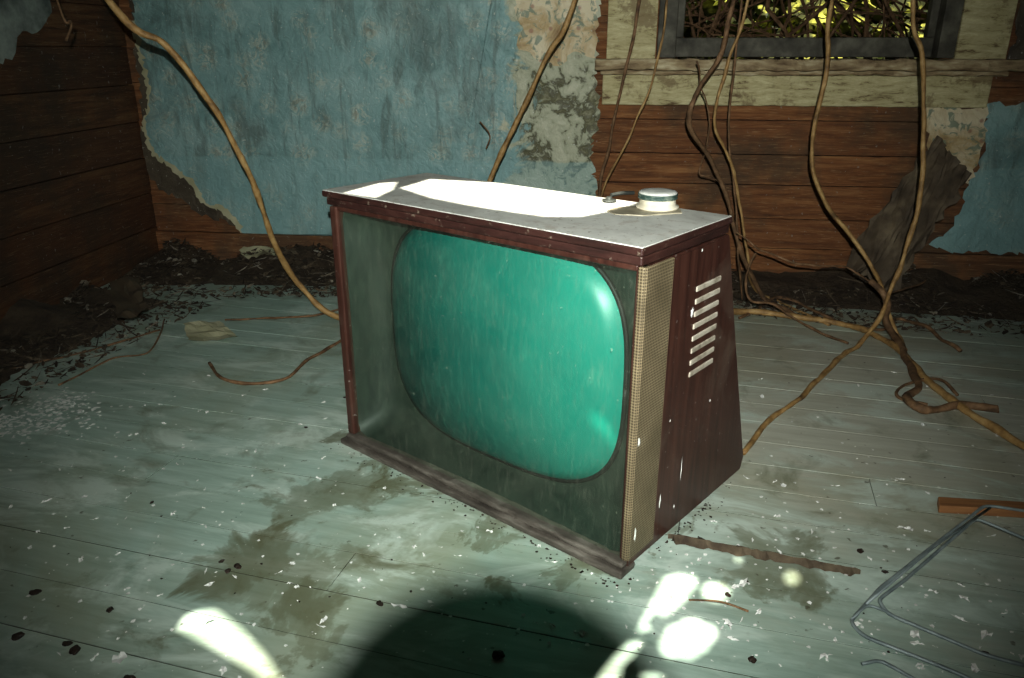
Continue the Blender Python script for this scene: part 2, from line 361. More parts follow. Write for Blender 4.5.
hole([(400,188),(430,179),(520,184),(600,193),(634,197),(637,203),(612,211),(580,217),(545,217),(510,212),(470,206),(430,198)],TVZ)
hole([(343,193),(380,183),(397,182),(392,190),(375,198)],TVZ)
def tv_front(x,y,d=0.008): return hit(x,y,FL+TY*d,TY)
holes.append([up(tv_front(x,y,.035)) for x,y in [(582,398),(597,394),(610,399),(621,411),(604,412),(590,406)]])
cu=bpy.data.curves.new("ceil","CURVE"); cu.dimensions='2D'; cu.fill_mode='BOTH'; cu.extrude=.002
def spl(pts):
    s=cu.splines.new('POLY'); s.points.add(len(pts)-1); s.use_cyclic_u=True
    for p,q in zip(s.points,pts): p.co=(q[0],q[1],0,1)
spl([tuple(W(a,b_,0)[:2]) for a,b_ in ((-.1,-6),(4.7,-6),(4.7,1.0),(-.1,1.0))])  # runs past the back wall as an added eave to shade the shrubs
for h in holes: spl(h)
tmp=bpy.data.objects.new("tmp",cu); COL.objects.link(tmp); bpy.context.view_layer.update()
me=bpy.data.meshes.new_from_object(tmp.evaluated_get(bpy.context.evaluated_depsgraph_get()))
bpy.data.objects.remove(tmp); ce=bpy.data.objects.new("ceiling",me); COL.objects.link(ce); ce.location=(0,0,CZ+.002); me.materials.clear(); me.materials.append(M_CEIL); struct(ce)

# ------------------------------------------------------------------ window
win=bpy.data.objects.new("window_1",None); COL.objects.link(win); win.location=W((OS0+OS1)/2,0,OZ0); win.rotation_euler=(0,0,RA); struct(win)
def wpart(name,bxs,mat,bev=.003,label=None,rough=0):
    bm=nbm(); cx=(OS0+OS1)/2
    for (a,b_,c,d_,e,f) in bxs: box(bm,a-cx,b_-cx,c,d_,e-OZ0,f-OZ0,None,bev)
    if rough:
        bmesh.ops.subdivide_edges(bm,edges=[e for e in bm.edges if e.calc_length()>.5],cuts=70)
        for v in bm.verts:
            v.co+=Vector((0,rough*mnoise.noise(v.co*30),rough*mnoise.noise(v.co*22+Vector((9,0,0)))))
    o=mkobj(name,bm,mat,parent=win)
    if label: o["label"]=label
    return o
wpart("sill",[(1.925,3.44,-.115,.05,.818,.857),(1.945,3.41,-.055,-.004,.800,.820)],M_SILL,.006,"thick weathered cream-brown projecting sill board",.007)
wpart("apron",[(1.955,3.37,-.028,-.006,.688,.799)],M_OP,.004,"flaking pale yellow-green apron board",.003)
wpart("casing",[(1.965,2.150,-.026,-.002,.853,2.0)],M_OP)
wpart("casing",[(3.225,3.40,-.026,-.002,.853,2.0)],M_OP)
wpart("casing",[(2.152,3.222,-.026,-.002,1.86,2.0)],M_OP)
wpart("jamb",[(OS0-.06,OS0+.01,-.018,.10,OZ0,OZ1)],M_GRAYFR); wpart("jamb",[(OS1-.03,OS1+.03,-.018,.10,OZ0,OZ1)],M_GRAYFR)
wpart("sash",[(OS0+.011,OS1-.031,.03,.07,.862,.932),(OS0+.011,OS0+.04,.03,.07,.932,1.4),(OS1-.06,OS1-.031,.03,.07,.932,1.4),(OS0+.04,OS1-.06,.03,.07,1.36,1.4)],M_GRAYFR,.004,"grey painted lower sash frame without glass")

# ------------------------------------------------------------------ wallpaper
def wp(l): return [wall_sz(x,y) for x,y in l]
b1=sheet("wall_backing_paper",[(0.0,2.45)]+wp([(134,20),(137,60),(142,110),(143,165),(160,190),(182,198),(200,214),(238,225),(255,240),(300,236)])+[(1.3,.3),(1.9,.3),(1.9,2.45)],M_BROWN,d=-.004)
top(b1,"dark brown torn backing paper on the board wall","wall paper backing")
edge=[(136,18),(146,62),(152,92),(147,128),(156,152),(176,165),(196,182),(206,200),(226,208),(240,222),(246,235)]
b1b=sheet("wallpaper_lining",wp([(x-4,y+3) for x,y in edge])+wp([(x+14,y-4) for x,y in edge[::-1]]),M_PAPER,d=-.0062,step=.012,amp=.010,th=.001)
top(b1b,"pale torn lining paper showing along the ripped edge","lining paper")
b2=sheet("wallpaper",[(0.02,2.45)]+wp(edge+[(334,236)])+[(1.3,.135),(1.925,.14)]+wp([(596,190),(591,150),(600,110),(596,70)])+[(1.93,2.45)],M_TEAL,d=-.008,step=.012,amp=.012)
top(b2,"faded teal floral wallpaper, torn and stained along its edge","wallpaper")
b3=sheet("wallpaper",wp([(517,-40),(514,8),(524,28),(517,45),(540,62),(560,66),(573,52),(596,58),(597,-40)]),M_CREAM,d=-.012)
top(b3,"cream floral wallpaper remnant above torn teal paper beside window","wallpaper")
b4=sheet("wallpaper",wp([(985,104),(1060,100)])+[(4.55,.68),(4.55,.14)]+wp([(1024,254),(945,250),(928,244),(950,228),(962,205),(968,185),(985,150)]),M_TEAL,d=-.007)
top(b4,"pale teal wallpaper strip beneath the window corner","wallpaper")
b5=sheet("wallpaper",wp([(926,106),(986,106),(984,140),(976,165),(968,184),(948,168),(928,152),(924,130)]),M_CREAM,d=-.011)
top(b5,"torn tan and cream wallpaper patch below window sill","wallpaper")
b7=sheet("wallpaper",[(3.42,.84),(4.55,.84),(4.55,2.45),(3.42,2.45)],M_BROWN,d=-.007); top(b7,"dark stained paper beside the window casing","wallpaper")
q=wall_sz(930,135)
bm=nbm(); A,B,C,D=W(q[0],-.03,q[1]),at_y(969,176,2.82),at_y(888,296,2.72),at_y(843,262,2.80)
n=18; grid=[]
for i in range(n+1):
    row=[]
    for j in range(n+1):
        a,b_=i/n,j/n
        p=A.lerp(B,b_).lerp(D.lerp(C,b_),a)
        cr=abs(((b_*2.2+a*.6)%1)-.5)*.09*(.3+a)       # sharp creases
        p+=Vector((0,-cr-.03*a*(1-abs(2*b_-1)),.012*abs(((a*3)%1)-.5)))+Vector((U(-1,1),U(-1,1),U(-1,1)))*(.004 if 0<j<n and 0<i<n else .013)
        row.append(bm.verts.new(p))
    grid.append(row)
for i in range(n):
    for j in range(n): bm.faces.new((grid[i][j],grid[i][j+1],grid[i+1][j+1],grid[i+1][j]))
o=mkobj("peeled_paper_sheet",bm,simple("tar_paper",(.05,.038,.025),(.13,.10,.065),8,.75,c3=(.27,.22,.14))); top(o,"dark creased paper sheet peeling off the wall under window","peeling paper")
pts=ragged([left_dz(x,y) for x,y in ((-40,-60),(28,-60),(50,12),(38,30),(18,34),(10,60),(-40,66))],.02,.01)
bm=nbm(); vs=[bm.verts.new((.008,p.x,p.y)) for p in pts]; f=bm.faces.new(vs); bmesh.ops.triangulate(bm,faces=[f])
o=mkobj("wallpaper",bm,simple("grey_remnant",(.10,.12,.11),(.40,.44,.40),12,.8),loc=O,rotz=RA); top(o,"grey torn wallpaper remnant on dark board wall","wallpaper")

# ------------------------------------------------------------------ television
random.seed(8)
tv=bpy.data.objects.new("television",None); COL.objects.link(tv); tv.location=FL; tv.rotation_euler=(0,0,TA)
top(tv,"vintage mahogany cabinet television with green screen, dusty, on floor","television")
H0=.578; DB=.497; DT=.298
def prism(bm,x0,x1,prof,bev=.003):
    a=[bm.verts.new((x0,y,z)) for y,z in prof]; b_=[bm.verts.new((x1,y,z)) for y,z in prof]; n=len(prof)
    bm.faces.new(a); bm.faces.new(b_[::-1])
    for i in range(n): bm.faces.new((a[i],a[(i+1)%n],b_[(i+1)%n],b_[i]))
    if bev: bmesh.ops.bevel(bm,geom=list(bm.edges),offset=bev,segments=2,affect='EDGES')
for x0,x1 in ((0,.018),(TW-.018,TW)):
    bm=nbm(); prism(bm,x0,x1,[(.004,.012),(DB-.012,.002),(DB,.03),(DT+.062,.40),(DT+.004,H0),(.004,H0)]); mkobj("side_panel",bm,M_MAH,tv)
bm=nbm(); prism(bm,.02,TW-.02,[(DB-.022,.02),(DB-.012,.02),(DT-.008,H0-.002),(DT-.018,H0-.002)],0); mkobj("back_panel",bm,M_RAIL,tv)
bm=nbm(); box(bm,-.014,TW+.001,-.010,DT+.008,.597,.6105,None,.003); box(bm,-.006,TW-.002,-.005,DT+.003,.580,.596,None,.003)
mkobj("lid_moulding",bm,M_EDGE,tv)["label"]="worn chipped dark maroon stepped lid edge moulding"
bm=nbm(); box(bm,-.012,TW-.001,-.008,DT+.006,.6095,TVZ,None,.0008); mkobj("lid_top",bm,M_DUST,tv)["label"]="dust covered pale lid top"
bm=nbm(); box(bm,-.012,TW+.003,-.020,.03,.0,.015,None,.004); box(bm,.0,TW-.002,-.010,.03,.0145,.028,None,.004)
bmesh.ops.subdivide_edges(bm,edges=[e for e in bm.edges if e.calc_length()>.3],cuts=60)
for v in bm.verts:
    if v.co.y<0 and v.co.z>.003: v.co+=Vector((0,.003*mnoise.noise(v.co*40),.002*mnoise.noise(v.co*33)))
mkobj("base_rail",bm,M_RAIL,tv)["label"]="grey-brown weathered chipped front base rail"
bm=nbm(); box(bm,.02,TW-.02,.03,DB-.03,.008,.022); mkobj("bottom_panel",bm,M_MAH,tv)
bm=nbm(); box(bm,.0,.022,-.004,.022,.028,H0,None,.004); mkobj("front_post",bm,M_MAH,tv)
bm=nbm(); box(bm,TW-.012,TW+.001,.000,.022,.028,H0,None,.003); mkobj("front_post",bm,M_GR,tv)
bm=nbm(); box(bm,.02,TW-.012,.0,.022,.569,.580,None,.003); mkobj("front_lip",bm,M_MAH,tv)
bm=nbm(); box(bm,TW-.004,TW+.003,.004,.092,.028,H0-.001,None,.002); mkobj("side_grille",bm,M_GR,tv)["label"]="perforated dull brass grille strip"
bm=nbm(); box(bm,-.003,.004,.010,.088,.028,H0-.001,None,.002); mkobj("side_grille",bm,M_GR,tv)["label"]="perforated dull brass grille strip"
bm=nbm(); box(bm,.020,TW-.010,.007,.009,.028,.571); o=mkobj("front_glass",bm,M_GLASS,tv); o["label"]="dusty flat safety glass pane"
cx,cz=.394,.317; SA,SB,SN=.310,.256,3.2
def se(th,a,b,n):
    r=(abs(math.cos(th)/a)**n+abs(math.sin(th)/b)**n)**(-1/n); return r*math.cos(th),r*math.sin(th)
NS=120
bm=nbm(); prev=None; NR=22; c0=bm.verts.new((cx,.018,cz))
for i in range(1,NR+1):
    r=i/NR; ring=[]
    for k in range(NS):
        n_=2+(SN-2)*r; x,zz=se(2*math.pi*k/NS,SA*r,SB*r,n_); y=.018+.060*r**2.2+(.014*max(0,(r-.93)/.07)**2)
        ring.append(bm.verts.new((cx+x,y,cz+zz)))
    for k in range(NS):
        if prev: bm.faces.new((prev[k],prev[(k+1)%NS],ring[(k+1)%NS],ring[k]))
        else: bm.faces.new((c0,ring[(k+1)%NS],ring[k]))
    prev=ring
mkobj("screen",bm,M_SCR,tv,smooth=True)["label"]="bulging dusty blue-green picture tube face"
bm=nbm(); prev=None
for i in range(11):
    t=i/10; ring=[]
    for k in range(NS):
        th=2*math.pi*k/NS; x,zz=se(th,SA+.002,SB+.002,SN); X=cx+x; Z=cz+zz
        x2,z2=se(th,.376,.275,26); X2=.397+x2; Z2=.301+z2
        y=.096-(.096-.012)*(t**1.6)
        ring.append(bm.verts.new((X+(X2-X)*t**.8,y,Z+(Z2-Z)*t**.8)))
    if prev:
        for k in range(NS): bm.faces.new((prev[k],prev[(k+1)%NS],ring[(k+1)%NS],ring[k]))
    prev=ring
mkobj("screen_mask",bm,M_MASK,tv,smooth=True)["label"]="recessed dusty dark green mask"
bm=nbm(); pts=[Vector((cx+se(2*math.pi*k/NS,SA+.003,SB+.002,SN)[0],.093,cz+se(2*math.pi*k/NS,SA+.003,SB+.002,SN)[1])) for k in range(NS+1)]
tube(bm,pts,.005,6,smoothpath=False); mkobj("screen_gasket",bm,M_BLACK,tv,smooth=True)
bm=nbm()
for i in range(8):
    z=.330+i*.0235
    box(bm,TW-.002,TW+.0022,.184,.280,z,z+.0105,None,.002)
mkobj("vent",bm,M_VENT,tv)["label"]="row of eight pale horizontal vent slots"
def side_yz(x,y):
    p=hit(x,y,FL+TX*TW,TX)-FL; return p.dot(TY),p.z
def splat(pix,r,asp=1.0):
    y0,z0=side_yz(*pix); bm=nbm(); n=14; c=bm.verts.new((TW+.0055,y0,z0)); vs=[]
    for k in range(n):
        a=2*math.pi*k/n; rr=r*U(.6,1.25); vs.append(bm.verts.new((TW+.0043,y0+rr*math.cos(a)/asp**.5*.8,z0+rr*math.sin(a)*asp)))
    for k in range(n): bm.faces.new((c,vs[k],vs[(k+1)%n]))
    mkobj("paint_splat",bm,M_CHALK,tv)
splat((690,312),.008,1.3); splat((637,441),.007,1.3); splat((633,534),.007,2); splat((658,500),.006,2.4); splat((679,470),.003,9); splat((708,400),.0035); splat((668,420),.003); splat((672,505),.003,2); splat((700,250),.003)

# things on the lid
def lathe(bm,prof,n=32,k=1.0,kz=1.0):
    rings=[]
    for r,z in prof: rings.append([bm.verts.new((k*r*math.cos(2*math.pi*i/n),k*r*math.sin(2*math.pi*i/n),kz*z)) for i in range(n)])
    for a,b_ in zip(rings,rings[1:]):
        for i in range(n): bm.faces.new((a[i],a[(i+1)%n],b_[(i+1)%n],b_[i]))
    bm.faces.new(rings[0][::-1]); bm.faces.new(rings[-1])
jp=on_z(657,209,TVZ); JK=1.16; JZ=.88
jar=bpy.data.objects.new("ointment_jar",None); COL.objects.link(jar); jar.location=(jp.x,jp.y,TVZ+.002); top(jar,"round worn cream jar with white cap, on television","jar")
bm=nbm(); lathe(bm,[(.033,0),(.035,.002),(.035,.006),(.030,.009),(.029,.019),(.028,.021)],32,JK,JZ); mkobj("jar_body",bm,M_CREAMP,jar,True)
bm=nbm(); lathe(bm,[(.030,.0212),(.032,.022),(.032,.025),(.0305,.0255),(.0305,.028),(.032,.0285),(.032,.031),(.031,.0318)],32,JK,JZ); o=mkobj("jar_lid",bm,M_LIDT,jar,True); o["label"]="dark green tarnished ridged lid rim"
bm=nbm(); lathe(bm,[(.0305,.0315),(.031,.034),(.028,.037),(.018,.0390)],32,JK,JZ); mkobj("lid_cap",bm,M_CAPW,jar,True)
tp=on_z(645,210,TVZ)
bm=nbm(); 
pl=[(-.072,-.024),(-.03,-.050),(.050,-.050),(.066,-.014),(.056,.026),(.0,.034),(-.050,.03),(-.076,.006)]
v1=[bm.verts.new((x,y,0)) for x,y in pl]; f=bm.faces.new(v1); e=bmesh.ops.extrude_face_region(bm,geom=[f])
for v in e['geom']:
    if isinstance(v,bmesh.types.BMVert): v.co.z+=.002
o=mkobj("metal_plate",bm,simple("stained_plate",(.20,.18,.13),(.50,.46,.34),20,.5),loc=(tp.x,tp.y,TVZ),rotz=.3); top(o,"flat stained pale plate under the jar","plate")
cp=on_z(609,202,TVZ); bm=nbm(); lathe(bm,[(.012,0),(.014,.001),(.014,.003),(.006,.004),(.006,.008),(.004,.009)],20); o=mkobj("metal_washer",bm,M_METAL,loc=(cp.x,cp.y,TVZ+.002)); top(o,"small tarnished metal fitting on the television lid","metal fitting")
cp=on_z(622,196,TVZ); bm=nbm(); tube(bm,[Vector((-.024,-.012,.004)),Vector((0,0,.006)),Vector((.026,.014,.004))],.004,8,4); o=mkobj("metal_pin",bm,M_METAL,loc=(cp.x,cp.y,TVZ)); top(o,"small dark metal pin on dusty lid","pin")

# ------------------------------------------------------------------ vines
def vine(spec,rad,mat,label,wob=.008,taper=None,ceil=None,cat="vine",n=10):
    rad*=.9
    pts=[]
    for s in spec:
        if len(s)==3 and s[2]=='f': pts.append(on_z(s[0],s[1],rad))
        else: pts.append(at_y(s[0],s[1],s[2]))
    if ceil: pts=[pts[0]+Vector((ceil[0],ceil[1],2.47-pts[0].z)),pts[0]+Vector((ceil[0]*.45,ceil[1]*.45,(2.47-pts[0].z)*.45))]+pts
    bm=nbm(); tube(bm,pts,rad,n,14,wob,True,taper,0.0)
    o=mkobj("vine",bm,mat,smooth=True); top(o,label,cat,"dry vines growing through the room"); return o
vine([(105,-4,2.25),(165,45,2.28),(205,95,2.32),(235,145,2.36),(258,195,2.42),(275,243,2.48),(300,285,2.55),(345,319,'f'),(450,322,'f'),(600,308,'f')],.0105,M_VINE,"thick tan vine arching down in front of teal wallpaper",ceil=(-.7,-.2),wob=.004)
vine([(576,-4,2.75),(548,55,2.78),(522,110,2.8),(490,180,2.8),(470,240,2.78),(462,290,'f'),(455,300,'f')],.0095,M_VINE,"straight tan vine slanting down behind the television",ceil=(.3,0),wob=.004)
vine([(640,-4,2.8),(628,60,2.82),(610,140,2.84),(600,190,2.85),(596,250,2.85),(600,285,'f')],.006,M_VDK,"thin brown vine hanging beside the window",ceil=(.1,0))
vine([(668,-4,2.75),(655,70,2.78),(628,140,2.8),(603,192,2.82),(590,250,2.8),(580,290,'f')],.0045,M_VINE,"thin tan vine hanging beside the window",ceil=(.1,0))
vine([(733,-4,2.66),(722,50,2.68),(700,88,2.7),(690,115,2.7),(694,135,2.72),(712,165,2.74),(730,205,2.74),(742,255,2.72),(765,300,'f'),(800,318,'f')],.009,M_VDK,"brown looping vine hanging in front of window sill",ceil=(.1,0))
vine([(748,-4,2.7),(730,60,2.7),(717,100,2.7),(716,130,2.72),(732,165,2.74),(741,210,2.75),(748,260,2.74),(760,295,'f'),(830,325,'f')],.006,M_VINE,"tan vine hanging in front of boards under window",ceil=(.1,0))
vine([(742,-4,2.72),(733,80,2.74),(728,130,2.75),(735,200,2.75),(738,260,2.72),(742,300,'f')],.0045,M_VDK,"thin dark vine strand below the window",ceil=(.1,0))
vine([(832,-4,2.6),(828,60,2.6),(815,125,2.6),(812,165,2.6),(826,205,2.58),(852,236,2.55),(872,268,2.5),(884,295,2.42),(896,335,'f'),(905,350,'f')],.0080,M_VINE,"tan vine hanging from window and bending to the floor",ceil=(.05,0),wob=.006)
vine([(914,-4,2.5),(922,55,2.5),(924,110,2.5),(922,170,2.48),(916,215,2.45),(903,258,2.42),(886,305,2.36),(868,335,2.3),(840,365,2.2),(800,398,'f'),(770,420,'f'),(743,453,'f')],.0080,M_VINE,"long tan vine hanging past window and crossing floor",ceil=(-.05,0),wob=.006)
vine([(640,330,'f'),(700,318,'f'),(736,312,'f'),(790,316,'f'),(850,326,'f'),(893,345,'f'),(925,378,'f'),(962,407,'f'),(1024,446,'f'),(1100,480,'f')],.0115,M_VINE,"thick tan vine lying across the floor behind television",wob=.005)
vine([(870,282,2.45),(884,300,2.4),(890,325,2.38),(905,355,'f'),(915,385,'f'),(906,402,'f'),(925,412,'f'),(960,404,'f'),(995,409,'f')],.012,M_VDK,"thick dark gnarled root on the floor",wob=.02)
vine([(742,318,'f'),(780,300,'f'),(830,320,'f'),(880,330,'f'),(905,320,'f'),(960,352,'f')],.006,M_VDK,"thin dark vine on floor among leaf litter",wob=.02)
vine([(210,363,'f'),(220,378,'f'),(248,384,'f'),(285,378,'f'),(315,357,'f'),(345,338,'f')],.0055,M_VDK,"thin brown vine curling on the floorboards")
vine([(225,321,'f'),(262,318,'f'),(300,318,'f'),(345,308,'f')],.004,M_VDK,"thin brown twig on the floorboards")
vine([(-20,378,'f'),(40,362,'f'),(85,352,'f'),(160,330,'f')],.0035,M_VDK,"thin grey twig on the floorboards",cat="twig")
vine([(60,385,'f'),(110,360,'f'),(150,352,'f'),(165,320,'f')],.003,M_VDK,"thin grey twig on the floorboards",cat="twig")
vine([(55,-4,2.4),(70,22,2.42),(66,40,2.42)],.004,M_VDK,"short thin vine hanging in the corner",ceil=(-.1,0))
vine([(740,235,2.6),(790,262,2.55),(845,268,2.52),(880,290,2.45),(925,280,2.6)],.0035,M_VDK,"thin dark tendril tangled with larger vines",wob=.03)
vine([(758,255,2.66),(745,275,2.6),(752,300,2.55),(775,305,2.5),(800,325,'f'),(845,345,'f')],.005,M_VDK,"thin dark tendril tangled with larger vines",wob=.02)
vine([(925,405,'f'),(900,398,'f'),(905,385,'f'),(935,383,'f'),(960,395,'f')],.005,M_VDK,"thin dark root loop on the floorboards",wob=.02)
vine([(480,122,3.02),(490,135,3.04),(486,148,3.05)],.003,M_VDK,"short thin tendril hanging on the wallpaper")
vine([(690,60,2.75),(712,120,2.78),(700,170,2.8),(722,190,2.8),(735,215,2.78)],.003,M_VDK,"thin dark tendril below the window",wob=.03)
vine([(690,600,'f'),(720,603,'f'),(748,612,'f')],.002,M_VDK,"tiny twig on the floorboards",cat="twig",wob=.006)

# ------------------------------------------------------------------ litter (uncountable) and individual flakes
def litter(name,quad,count,hmax,label,size=(.006,.034)):
    bm=nbm(True); L=bm.verts.layers.float_color["rnd"]
    P=[Vector(q) for q in quad]; done=0
    def mound(p,b_): return hmax*.55*max(0,(1-b_*1.35))*(mnoise.noise(Vector((p.x*5,p.y*5,0)))+.7)
    # dusty dirt heap under the leaves
    NA,NB=110,22; g=[]
    for i in range(NA+1):
        row=[]
        for j in range(NB+1):
            a,b_=i/NA,j/NB; p=P[0].lerp(P[1],a).lerp(P[3].lerp(P[2],a),b_)
            hz=mound(p,b_)+.012*mnoise.noise(Vector((p.x*28,p.y*28,1)))*(1-b_)-.006*b_
            v=bm.verts.new(W(p.x,min(p.y,-.026),hz-.004*(b_>.6))); c=.30+.3*mnoise.noise(Vector((p.x*14,p.y*14,5))); v[L]=(c,c,c,1); row.append(v)
        g.append(row)
    for i in range(NA):
        for j in range(NB): bm.faces.new((g[i][j],g[i+1][j],g[i+1][j+1],g[i][j+1]))
    while done<count:
        a,b_=R(),R(); b_=b_**1.5
        p0=P[0].lerp(P[1],a).lerp(P[3].lerp(P[2],a),b_)
        if mnoise.noise(Vector((p0.x*4,p0.y*4,3)))<U(-.6,.25)*b_*1.4: continue      # clumps
        done+=1
        p=W(min(4.55,max(.05,p0.x)),min(-.05,p0.y),0)
        base=max(0,mound(p0,b_)); p.z=.004+base+.02*R()*(1-b_); l=U(*size)*U(.6,1.2); w=l*U(.2,.7)
        rot=Matrix.Rotation(U(0,6.28),3,'Z')@Matrix.Rotation(U(-.7,.7),3,'X')@Matrix.Rotation(U(-.5,.5),3,'Y'); cl=U(-.3,.6)
        c=R()**1.9
        if R()<.22: w=.003;l*=3.4
        ring=[(-l/2,0,0),(-l*.2,w/2,cl*w),(l*.25,w*.45,cl*w),(l/2,0,cl*l*.3),(l*.2,-w/2,cl*w),(-l*.25,-w*.4,cl*w)]
        vs=[]
        for q in ring:
            v=bm.verts.new(p+rot@Vector(q)); v.co.z=max(v.co.z,.001)
            r_=toroom(v.co)
            if r_.x<.01: v.co+=E1*(.01-r_.x)
            if r_.y>-.024: v.co-=E2*(r_.y+.024)
            v[L]=(c,c,c,1); vs.append(v)
        m0=bm.verts.new(sum((v.co for v in vs),Vector())/6+Vector((0,0,.0015))); m0[L]=(c,c,c,1)
        for k in range(6): bm.faces.new((m0,vs[k],vs[(k+1)%6]))
    me=bpy.data.meshes.new(name); bm.to_mesh(me); bm.free(); me.materials.append(M_LIT)
    o=bpy.data.objects.new(name,me); COL.objects.link(o); o["kind"]="stuff"; top(o,label,"leaf litter"); return o
litter("leaf_litter",[(.012,-.60,0),(.012,-1.7,0),(.40,-1.7,0),(.55,-.60,0)],2100,.12,"dry brown leaf litter heaped along the board wall")
litter("leaf_litter",[(.012,-.03,0),(1.3,-.03,0),(1.1,-.45,0),(.012,-.62,0)],2700,.13,"dry brown leaf litter heaped in the room corner")
litter("leaf_litter",[(1.9,-.03,0),(4.5,-.03,0),(4.5,-.85,0),(1.9,-.40,0)],5000,.12,"dry brown leaf litter along wall beneath the window")
def fleck(name,cl,count,label,size,sd,mat):
    random.seed(sd); bm=nbm()
    for i in range(count):
        k=random.choice(cl); p=on_z(k[0]+random.gauss(0,k[2]),k[1]+random.gauss(0,k[3])); l=U(*size)
        if -.025<(p-FL).dot(TY)<DB and -.015<(p-FL).dot(TX)<TW+.005: continue
        vs=[bm.verts.new((p.x+l*U(.5,1)*math.cos(a),p.y+l*U(.5,1)*math.sin(a),.001+U(0,.002))) for a in (0,1.2,2.5,3.7,5)]
        bm.faces.new(vs)
    o=mkobj(name,bm,mat); o["kind"]="stuff"; top(o,label,"paint crumbs")
fleck("paint_crumbs",[(40,415,32,9),(20,425,30,6),(60,405,20,6)],480,"dense scatter of tiny white paint crumbs on floorboards",(.003,.009),3,M_CHALK)
fleck("paint_crumbs",[(200,450,140,60),(800,480,150,60),(500,600,250,40),(850,600,100,40),(150,560,100,70)],450,"scatter of tiny white paint crumbs on floorboards",(.0012,.0055),4,M_CHALK)
fleck("dirt_shade_crumbs",[(200,470,150,80),(850,520,120,80),(600,600,250,40)]+[(350+t*27,447+t*13.5,12,4) for t in range(11)]+[(660+t*8,545-t*8,8,4) for t in range(8)],500,"scatter of tiny dark dirt crumbs on floorboards, doubling as contact shade along television base",(.0012,.0042),5,M_NUT)  # rows along the television base also stand in for its contact shadow
random.seed(11)
flm=[]
for i in range(8):
    bm=nbm(); n=11; c=bm.verts.new((0,0,.0022)); vs=[]; asp=U(.3,.8)
    for k in range(n):
        a=2*math.pi*k/n; r=U(.35,1.2); vs.append(bm.verts.new((.012*r*math.cos(a),.012*asp*r*math.sin(a),U(.0004,.005))))
    for k in range(n): bm.faces.new((c,vs[k],vs[(k+1)%n]))
    me=bpy.data.meshes.new("paint_flake"); bm.to_mesh(me); bm.free(); me.materials.append(M_CHALK); flm.append(me)
fp=[(45,503,1.2),(398,608,1.9),(552,626,1),(903,529,1.3),(743,585,1.5),(825,657,1.2),(985,636,1.3),(918,645,1),(965,600,.9),(780,553,.8),(730,640,1.1),(256,452,.9),(130,436,.7),(490,532,.8),(550,563,1.1),(320,627,.9),(120,660,1.4),(745,478,1),(812,533,.8),(870,560,.7),(700,560,.7),(893,480,.8),(300,425,.7),(160,405,.7),(95,520,.8),(60,470,.6),(205,490,.6),(360,580,.7),(975,670,1.1),(728,625,1.2),(735,588,1),(910,530,1),(760,380,.8),(835,340,.7),(960,620,1.2),(915,636,1.2),(95,658,1),(762,397,1.1)]
for i in range(140): fp.append((U(0,1024),U(360,672),U(.35,.95)))
for (x,y,s) in fp:
    p=on_z(x,y); q=p-FL
    if -.03<q.dot(TY)<DB+.01 and -.02<q.dot(TX)<TW+.01: continue
    o=bpy.data.objects.new("paint_flake",random.choice(flm)); COL.objects.link(o); o.location=(p.x,p.y,.0004); o.rotation_euler=(0,0,U(0,6.28)); o.scale=(s,s*U(.6,1.1),s)
    top(o,"small curled white paint flake on the floorboards","paint flake","white paint flakes on the floor")
bm=nbm(); bmesh.ops.create_icosphere(bm,subdivisions=3,radius=.0075)
for v in bm.verts: v.co+=v.co*.6*mnoise.noise(v.co*150); v.co.z=v.co.z*.55
mz=min(v.co.z for v in bm.verts)
for v in bm.verts: v.co.z-=mz
nm=bpy.data.meshes.new("nut_shell"); bm.to_mesh(nm); bm.free(); nm.materials.append(M_NUT)
for (x,y,s) in [(36,594,1),(18,638,.9),(75,652,1.0),(68,645,.8),(110,611,.7),(238,568,.8),(228,572,.6),(222,562,.6),(152,503,.5),(860,552,.7),(728,596,.6),(752,661,.7),(306,428,.5),(885,573,.6),(498,657,1.0),(380,605,.7),(345,398,.5),(985,655,.6),(130,680,.9)]:
    p=on_z(x,y); o=bpy.data.objects.new("nut_shell",nm); COL.objects.link(o); o.location=(p.x,p.y,0); o.scale=(s,s*1.2,s); o.rotation_euler=(0,0,U(0,6))
    top(o,"small dark shrivelled nut shell on the floorboards","nut shell","dark nut shells on the floor")

# scraps
def scrap(pix,mat,name,label,cat,lift=.01,n=7,z0=.002):
    P=[on_z(x,y) for x,y in pix]; bm=nbm(); g=[]
    for i in range(n+1):
        row=[]
        for j in range(n+1):
            p=P[0].lerp(P[1],j/n).lerp(P[3].lerp(P[2],j/n),i/n); p=p+Vector((U(-1,1),U(-1,1),0))*.006
            p.z=z0+lift*abs(mnoise.noise(p*13))*1.2+lift*.5*(i/n-.5)**2*2; row.append(bm.verts.new(p))
        g.append(row)
    for i in range(n):
        for j in range(n): bm.faces.new((g[i][j],g[i][j+1],g[i+1][j+1],g[i+1][j]))
    o=mkobj(name,bm,mat); top(o,label,cat)
scrap([(184,326),(220,323),(240,341),(190,345)],M_PAPER,"paper_scrap","torn yellowed paper scrap lying on floor near litter","paper scrap",.018)
scrap([(113,300),(142,296),(152,336),(122,344)],simple("dull_board",(.07,.05,.03),(.16,.12,.07),8,.8),"fibreboard_scrap","dull brown broken board scrap in leaf litter","board scrap",.04,z0=.06)
scrap([(240,266),(275,259),(280,272),(250,276)],M_PAPER,"plaster_scrap","pale torn plaster scrap in the leaf litter","plaster scrap",.04,z0=.06)
scrap([(172,250),(200,248),(204,255),(178,259)],M_PAPER,"plaster_scrap","pale torn plaster scrap in the leaf litter","plaster scrap",.04,z0=.09)
bm=nbm(); N=40; A0,B0=on_z(668,538),on_z(860,574); dirv=(B0-A0); perp=Vector((-dirv.y,dirv.x,0)).normalized(); rowa=[];rowb=[];rowc=[]
